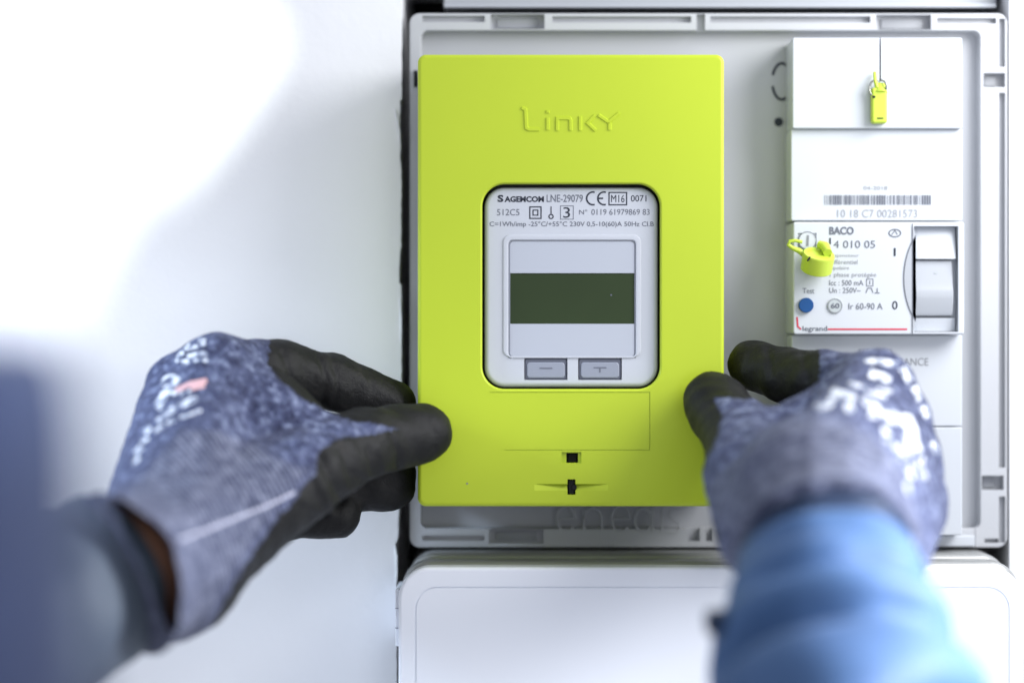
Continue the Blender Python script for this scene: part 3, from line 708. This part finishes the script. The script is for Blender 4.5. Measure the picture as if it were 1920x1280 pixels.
L['palm'] = [(wi, L['chains'][1][0]), (wm, L['chains'][2][0]), (wr_, L['chains'][3][0]), (wp, L['chains'][4][0]),
    ((350, 1080, -.092, .0185), (545, 905, -.052, .0160)), ((290, 1095, -.08, .020), (380, 905, -.022, .014)), (wi, (500, 850, -.040, .0125)), ((405, 690, -.035, .011), (520, 850, -.040, .011)), ((430, 735, -.036, .012), (512, 764, -.034, .0115)), ((512, 764, -.034, .0115), (600, 826, -.034, .012)),
    ((300, 1052, -.100, .029), (150, 1110, -.17, .0305))]
L['palm_pts'] = [(206, 1081, -.121)]
L['knit'] = [(480, 560), (500, 680), (530, 716), (575, 752), (640, 783), (700, 794), (757, 803), (700, 815), (640, 822), (603, 842), (590, 890), (555, 930), (470, 1040), (400, 1165), (330, 1320), (0, 1320), (0, 560)]
L['back'] = [(0, 560), (700, 560), (700, 850), (560, 870), (470, 830), (400, 800), (330, 805), (280, 870), (230, 930), (0, 930)]
L['creases'] = [([(300, 905), (360, 880), (420, 905), (470, 960)], 16, -1.3, None), ([(330, 950), (420, 935), (500, 975)], 10, .5, None),
    ([(280, 870), (340, 812), (430, 815), (520, 860)], 9, .5, None),
    ([(600, 850), (625, 900), (640, 935)], 9, -1.6, None), ([(585, 880), (612, 930), (620, 965)], 8, 1.0, None), ([(640, 835), (655, 880), (660, 905)], 6, -.7, None), ([(665, 840), (675, 880)], 5, .4, None),
    ([(735, 815), (750, 850), (745, 885)], 6, -.7, (1,)), ([(600, 840), (650, 826), (660, 830)], 6, .6, None),
    ([(335, 1110), (420, 1075), (500, 1020)], 10, .4, None), ([(330, 1150), (345, 1100), (330, 1040)], 10, -.9, None), ([(370, 1170), (385, 1110), (370, 1060)], 9, -.7, None),
    ([(500, 655), (515, 700)], 7, -.5, (2,)), ([(598, 662), (612, 712), (604, 760)], 6, -.55, (2,)), ([(622, 668), (634, 715), (628, 760)], 5, -.35, (2,)), ([(530, 660), (545, 700), (540, 740)], 6, -.5, (2,)), ([(690, 700), (700, 735)], 6, -.3, (2,)),
    ([(690, 838), (698, 885)], 5, -.45, (1, 0)), ([(710, 832), (720, 882)], 4, .25, (1,)), ([(648, 880), (690, 905)], 6, -.4, (0, 1)), ([(560, 930), (600, 960)], 8, .7, (0, 1)), ([(520, 990), (570, 1000)], 8, -.5, (0,)), ([(480, 1030), (530, 1050)], 8, -.4, (0,))]
Wp = M['glove_print']
L['print'] = [('print', Wp, [([(352, 652), (366, 626), (372, 623)], 7), ([(373, 636), (378, 624), (392, 622)], 8), ([(372, 640), (386, 637)], 5),
        ([(346, 655), (372, 649)], 7), ([(377, 648), (386, 644)], 6), ([(332, 672), (344, 660)], 8), ([(352, 668), (388, 661)], 8), ([(388, 662), (386, 676), (362, 676)], 6), ([(341, 680), (354, 677)], 9), ([(330, 678), (338, 673)], 6),
        (arc(322, 722, 18, 18, 30, 185, 12), 4.5), ([(336, 708), (318, 724), (306, 745), (296, 760)], 15), ([(322, 738), (340, 730)], 10), ([(340, 746), (344, 734)], 5), ([(352, 742), (356, 731)], 5),
        ([(293, 762), (300, 768), (305, 761)], 4), ([(296, 792), (312, 776), (328, 766)], 11), ([(336, 762), (356, 752), (370, 748)], 12), ([(314, 794), (330, 786)], 7), ([(338, 783), (378, 770)], 6),
        ([(272, 812), (282, 800)], 11), ([(290, 808), (306, 800)], 8), ([(264, 830), (278, 820)], 9), ([(255, 850), (266, 838)], 10), ([(250, 872), (262, 856)], 9)], .00022),
    ('print', M['glove_print_orange'], [([(330, 733), (358, 720), (388, 714)], 9), ([(358, 728), (384, 722)], 10)], .0003),
    ('seam', M['seam'], [([(335, 1012), (380, 996), (440, 972), (500, 948), (553, 922)], 6)], .0003)]
make_glove(L)

R = dict(side=-1, cuff=(1553, 1045, -.152), cuff_n=(.03, -.76, -.65), cuff_r=.031, finger_knit=1536)
wi, wm, wr_, wp = (1505, 915, -.124, .021), (1545, 915, -.126, .022), (1580, 930, -.126, .022), (1610, 955, -.124, .021)
R['chains'] = [
    [(1440, 985, -.112, .0200), (1404, 890, -.078, .0168), (1387, 815, -.045, .0146), (1350, 770, -.020, .0134), (1337, 752, -.0128, .0127)],
    [(1643, 722, -.055, .0125), (1545, 712, -.025, .0122), (1475, 704, -.004, .0112), (1411, 684, .0118, .0108)],
    [(1682, 790, -.058, .0128), (1600, 800, -.020, .0120), (1500, 812, .000, .0112), (1408, 815, .014, .0103)],
    [(1705, 865, -.060, .0124), (1620, 882, -.022, .0114), (1520, 892, -.002, .0108), (1410, 890, .012, .0103)],
    [(1705, 945, -.062, .0118), (1612, 975, -.030, .0108), (1490, 985, -.012, .0102), (1389, 985, .004, .0099)]]
R['palm'] = [(wi, R['chains'][1][0]), (wm, R['chains'][2][0]), (wr_, R['chains'][3][0]), (wp, R['chains'][4][0]),
    ((1650, 1035, -.112, .0185), (1700, 955, -.068, .0150)), ((1470, 1000, -.118, .022), (1415, 905, -.080, .0165)), (wi, (1420, 850, -.060, .0125)), ((1643, 722, -.055, .0115), (1430, 835, -.058, .0115)),
    ((1500, 950, -.09, .018), (1600, 900, -.05, .014)), ((1545, 960, -.128, .0285), (1556, 1110, -.19, .031))]
R['palm_pts'] = [(1553, 1045, -.152)]
R['knit'] = [(1336, 743), (1400, 747), (1450, 735), (1540, 698), (1540, 560), (1950, 560), (1950, 1320), (1330, 1320), (1350, 1010), (1326, 960), (1314, 900), (1328, 850), (1346, 812), (1352, 780)]
R['back'] = [(1200, 560), (1950, 560), (1950, 1150), (1745, 1150), (1735, 1000), (1700, 880), (1640, 815), (1560, 780), (1480, 782), (1400, 830), (1330, 900), (1200, 900)]
R['creases'] = [([(1370, 860), (1440, 800), (1540, 778), (1640, 805), (1700, 870), (1735, 980)], 9, -.8, None), ([(1385, 880), (1450, 820), (1540, 798), (1625, 825), (1685, 890), (1715, 990)], 12, .9, None),
    ([(1380, 960), (1450, 880), (1560, 850), (1650, 890)], 12, .6, None), ([(1370, 930), (1440, 850), (1540, 825), (1640, 850)], 9, -.5, None),
    ([(1350, 830), (1375, 810), (1400, 815)], 8, -.6, (0, 1)), ([(1440, 655), (1446, 700)], 7, -.6, (2,)), ([(1505, 660), (1512, 710)], 7, -.5, (2,)),
    ([(1480, 745), (1580, 710), (1660, 705), (1700, 730)], 7, -.6, None), ([(1720, 1000), (1750, 990)], 6, -.8, None), ([(1715, 960), (1755, 945)], 6, -.6, None)]
R['print'] = [('print', Wp, [([(1560, 655), (1600, 652)], 6), ([(1622, 676), (1650, 678), (1682, 684)], 12), ([(1636, 684), (1640, 676)], 6), ([(1690, 690), (1706, 716)], 13), ([(1712, 724), (1724, 752)], 12), ([(1728, 762), (1738, 782)], 11),
        ([(1630, 700), (1655, 708), (1668, 716)], 17), ([(1646, 726), (1672, 736)], 8), ([(1592, 716), (1630, 734), (1660, 746)], 8),
        ([(1552, 730), (1590, 740), (1604, 746)], 13), ([(1528, 764), (1556, 762)], 11), ([(1556, 762), (1560, 744), (1574, 742)], 12), ([(1590, 752), (1594, 774)], 16), ([(1618, 746), (1640, 764), (1636, 784)], 16), ([(1640, 764), (1662, 780)], 12),
        ([(1664, 782), (1700, 788), (1712, 812)], 22), ([(1660, 800), (1664, 830)], 14), ([(1706, 812), (1716, 850)], 26), ([(1680, 834), (1694, 860)], 14), ([(1724, 858), (1732, 900)], 15), ([(1700, 870), (1712, 894)], 12), ([(1748, 828), (1756, 850)], 10), ([(1700, 905), (1706, 925)], 9)], .00025)]
make_glove(R)

# sleeves: lofted cloth tubes with bunched folds
def sleeve(path, radii, folds, m, parent, n=72, steps=110, name='sleeve'):
    path = [np.array(p, float) for p in path]; cum = [0]
    for a, b in zip(path, path[1:]): cum.append(cum[-1] + np.linalg.norm(b - a))
    def at(s):
        for i in range(len(path) - 1):
            if s <= cum[i + 1] or i == len(path) - 2:
                t = (s - cum[i]) / (cum[i + 1] - cum[i]); return path[i] + (path[i + 1] - path[i]) * t
    ss = np.linspace(0, cum[-1], steps); C = np.array([at(s) for s in ss])
    for _ in range(10): C[1:-1] = .25 * C[:-2] + .5 * C[1:-1] + .25 * C[2:]
    rad = np.interp(ss, np.array(cum), radii); loops = []
    T = np.gradient(C, axis=0); T /= np.linalg.norm(T, axis=1, keepdims=True); up = np.array([0, -.25, .97])
    th = np.linspace(0, 2 * math.pi, n, endpoint=False)
    def ring_(i, dr):
        a = np.cross(T[i], up); a /= np.linalg.norm(a); b = np.cross(a, T[i]); r = rad[i] + dr
        for s0, th0, wid, span, dep, slant in folds:
            dth = (th - th0 + math.pi) % (2 * math.pi) - math.pi
            r = r + dep * np.exp(-((ss[i] - s0 - slant * dth) / wid) ** 2) * np.exp(-(dth / span) ** 2)
        r = r + .0006 * np.sin(3 * th + 40 * ss[i]) + .0004 * np.sin(7 * th - 90 * ss[i])
        return C[i] + np.outer(np.cos(th) * r, a) + np.outer(np.sin(th) * r, b)
    Ls = [ring_(1, -.004) + T[1] * .010, ring_(0, -.0032) + T[0] * .003, ring_(0, -.0016) - T[0] * .0004, ring_(0, 0)] + [ring_(i, 0) for i in range(1, steps)]
    v, f = loft([[tuple(p) for p in l] for l in Ls], False, True)
    return solid(name, (v, f), m, parent, 4)
jk = None
def sdf_mesh(name, prims, k, h, m, parent, post=None):
    pts = np.array([p for pr in prims for p in pr[:2]]); rmax = max(max(pr[2:4]) for pr in prims)
    G, shp, org = grid(pts.min(0) - rmax - .02, pts.max(0) + rmax + .02, h); d = None
    for a, b, ra, rb in prims:
        q = seg_d(G, a, b, ra, rb); d = q if d is None else smin(d, q, k)
    if post is not None: d = post(G, d)
    V, F = surface_nets(d.reshape(shp), org, h); V = smooth_mesh(V, F, 3)
    return np_mesh(name, V, F, m, parent)
S0 = np.array(P(1550, 1060, -.160)); RE = np.array((.114, -.325, -.245)); RS = np.array((.005, -.62, -.225))
LW = np.array(P(206, 1081, -.121)); ln = np.array((-.70, -.62, -.33)); ln /= np.linalg.norm(ln); LE = LW + ln * .25; LS = np.array((-.375, -.60, -.225))
HC = np.array((-.170, -.50, .022))
# the body under the clothes: head, neck, trunk, both arms to the wrists
sdf_mesh('body', [(HC + (0, 0, .045), HC + (-.004, .02, -.02), .086, .062), (HC + (-.012, .045, -.035), HC + (-.012, .05, -.055), .034, .03), (HC + (0, -.02, -.03), HC + (0, -.07, -.16), .056, .060),
    ((-.19, -0.600, -.20), (-.19, -0.590, -.62), .125, .125), ((-.31, -0.610, -.22), (-.07, -0.620, -.22), .07, .07), ((-.27, -0.590, -.3), (-.25, -0.590, -.62), .09, .10), ((-.11, -0.600, -.3), (-.13, -0.590, -.62), .09, .10),
    (RS, RE, .048, .036), (RE, np.array(P(1553, 1000, -.142)), .036, .026), (LS, LE, .048, .036), (LE, LW - ln * .014, .034, .0280)], .02, .0045, M['skin'], pe)
jk = sdf_mesh('jacket', [(HC + (.002, -.045, -.045), HC + (.002, -.07, -.12), .084, .091), ((-.19, -0.600, -.20), (-.19, -0.590, -.66), .142, .145), ((-.32, -0.610, -.225), (-.06, -0.625, -.225), .082, .082),
    ((-.27, -0.590, -.3), (-.25, -0.590, -.66), .108, .118), ((-.11, -0.600, -.3), (-.13, -0.590, -.66), .108, .118), (RS, RS * .55 + RE * .45, .068, .060), (LS, LS * .55 + LE * .45, .068, .060)], .03, .005, M['jacket_dark'], pe,
    lambda G, d: np.maximum(d, G[:, 2] - (HC[2] - .020)))
mid = lambda a, b, t: a * (1 - t) + b * t
PI = math.pi
rs_ = sleeve([S0, mid(S0, RE, .18), mid(S0, RE, .5), RE, mid(RE, RS, .6)], [.0315, .0435, .0545, .062, .066],
    [(.010, PI / 2, .004, 1.1, -.0030, .001), (.020, PI / 2 - .5, .006, .8, .0020, .006), (.025, PI / 2 + .3, .0045, 1.0, -.0115, -.004), (.036, PI / 2 - .6, .009, .7, .0025, .004), (.050, PI / 2 - .1, .006, 1.5, -.0150, -.004), (.070, PI / 2 - .7, .014, .8, .0040, .012), (.084, PI / 2 + .9, .009, .8, -.0175, -.018), (.115, PI / 2 - .2, .014, .9, .004, .004),
     (.060, PI, .008, .5, .004, .0), (.105, PI - .1, .014, .7, .005, -.01), (.14, 1.2, .014, 1.4, -.005, .01), (.03, -.2, .006, .8, .002, .004)], M['jacket'], jk)
ls = sleeve([LW - ln * .0055 + np.array((-.002, 0, .0)), mid(LW, LE, .5), LE, mid(LE, LS, .6)], [.0310, .046, .058, .064],
    [(.012, PI / 2, .005, 2.5, -.002, .003), (.034, PI / 2, .007, 1.4, -.006, .006), (.055, 1.2, .012, 1.5, .005, -.010), (.075, PI / 2 + .4, .008, 1.2, -.007, -.010), (.10, 2.0, .014, 1.4, -.007, .012)], M['sleeve_grey'], jk)
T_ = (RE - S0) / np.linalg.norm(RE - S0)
sleeve([S0 - T_ * .013, S0 + T_ * .012], [.0298, .0312], [(.008, PI / 2, .003, 1.5, -.002, .001)], M['navy'], rs_, 64, 24, 'wrist_shade_band')  # navy ring added in place of the shadow between glove and sleeve
# cuff tab on the right sleeve
mb = MB(); c = np.array(P(1345, 1165, -.195)); mb.box(c[0] - .004, c[0] + .009, c[1] - .006, c[1] + .006, c[2] - .004, c[2] + .004); mb.build('cuff_tab', M['navy'], jk, bevel=.002)

# white helmet over a white hood
def helmet():
    cx, cy, cz = -.166, -.495, .025; L_ = []; n = 56
    def el(rx, ry, z, peak=0.0):
        out = []; peak = 0; ca, sa = math.cos(math.radians(-21)), math.sin(math.radians(-21))
        for k in range(n):
            a = 2 * PI * k / n; pk = peak * max(0, math.cos(a - math.radians(62))) ** 3
            u_, w_ = (rx + pk) * math.cos(a), z - cz; out.append((cx + ca * u_ + sa * w_, cy + (ry + pk) * math.sin(a), cz - sa * u_ + ca * w_))
        return out
    for rx, ry, z in ((.045, .07, cz - .022), (.086, .108, cz - .026), (.096, .118, cz - .022), (.110, .132, cz - .013), (.119, .142, cz - .006), (.1215, .1445, cz - .002), (.120, .143, cz + .004), (.1165, .139, cz + .010)): L_.append(el(rx, ry, z))
    for k in range(1, 15):
        u = PI / 2 * k / 15; L_.append(el(.115 * math.cos(u) ** .8, .137 * math.cos(u) ** .8, cz + .012 + .125 * math.sin(u)))
    v, f = loft(L_, False, True)
    return v, f
hm = solid('helmet', helmet(), M['helmet'], pe, 4)
sdf_mesh('hood', [(HC + (0, 0, .026), HC + (.000, -.014, -.020), .096, .075), (HC + (0, -.02, -.03), HC + (-.004, -.05, -.06), .060, .056)], .03, .004, M['hood'], pe)
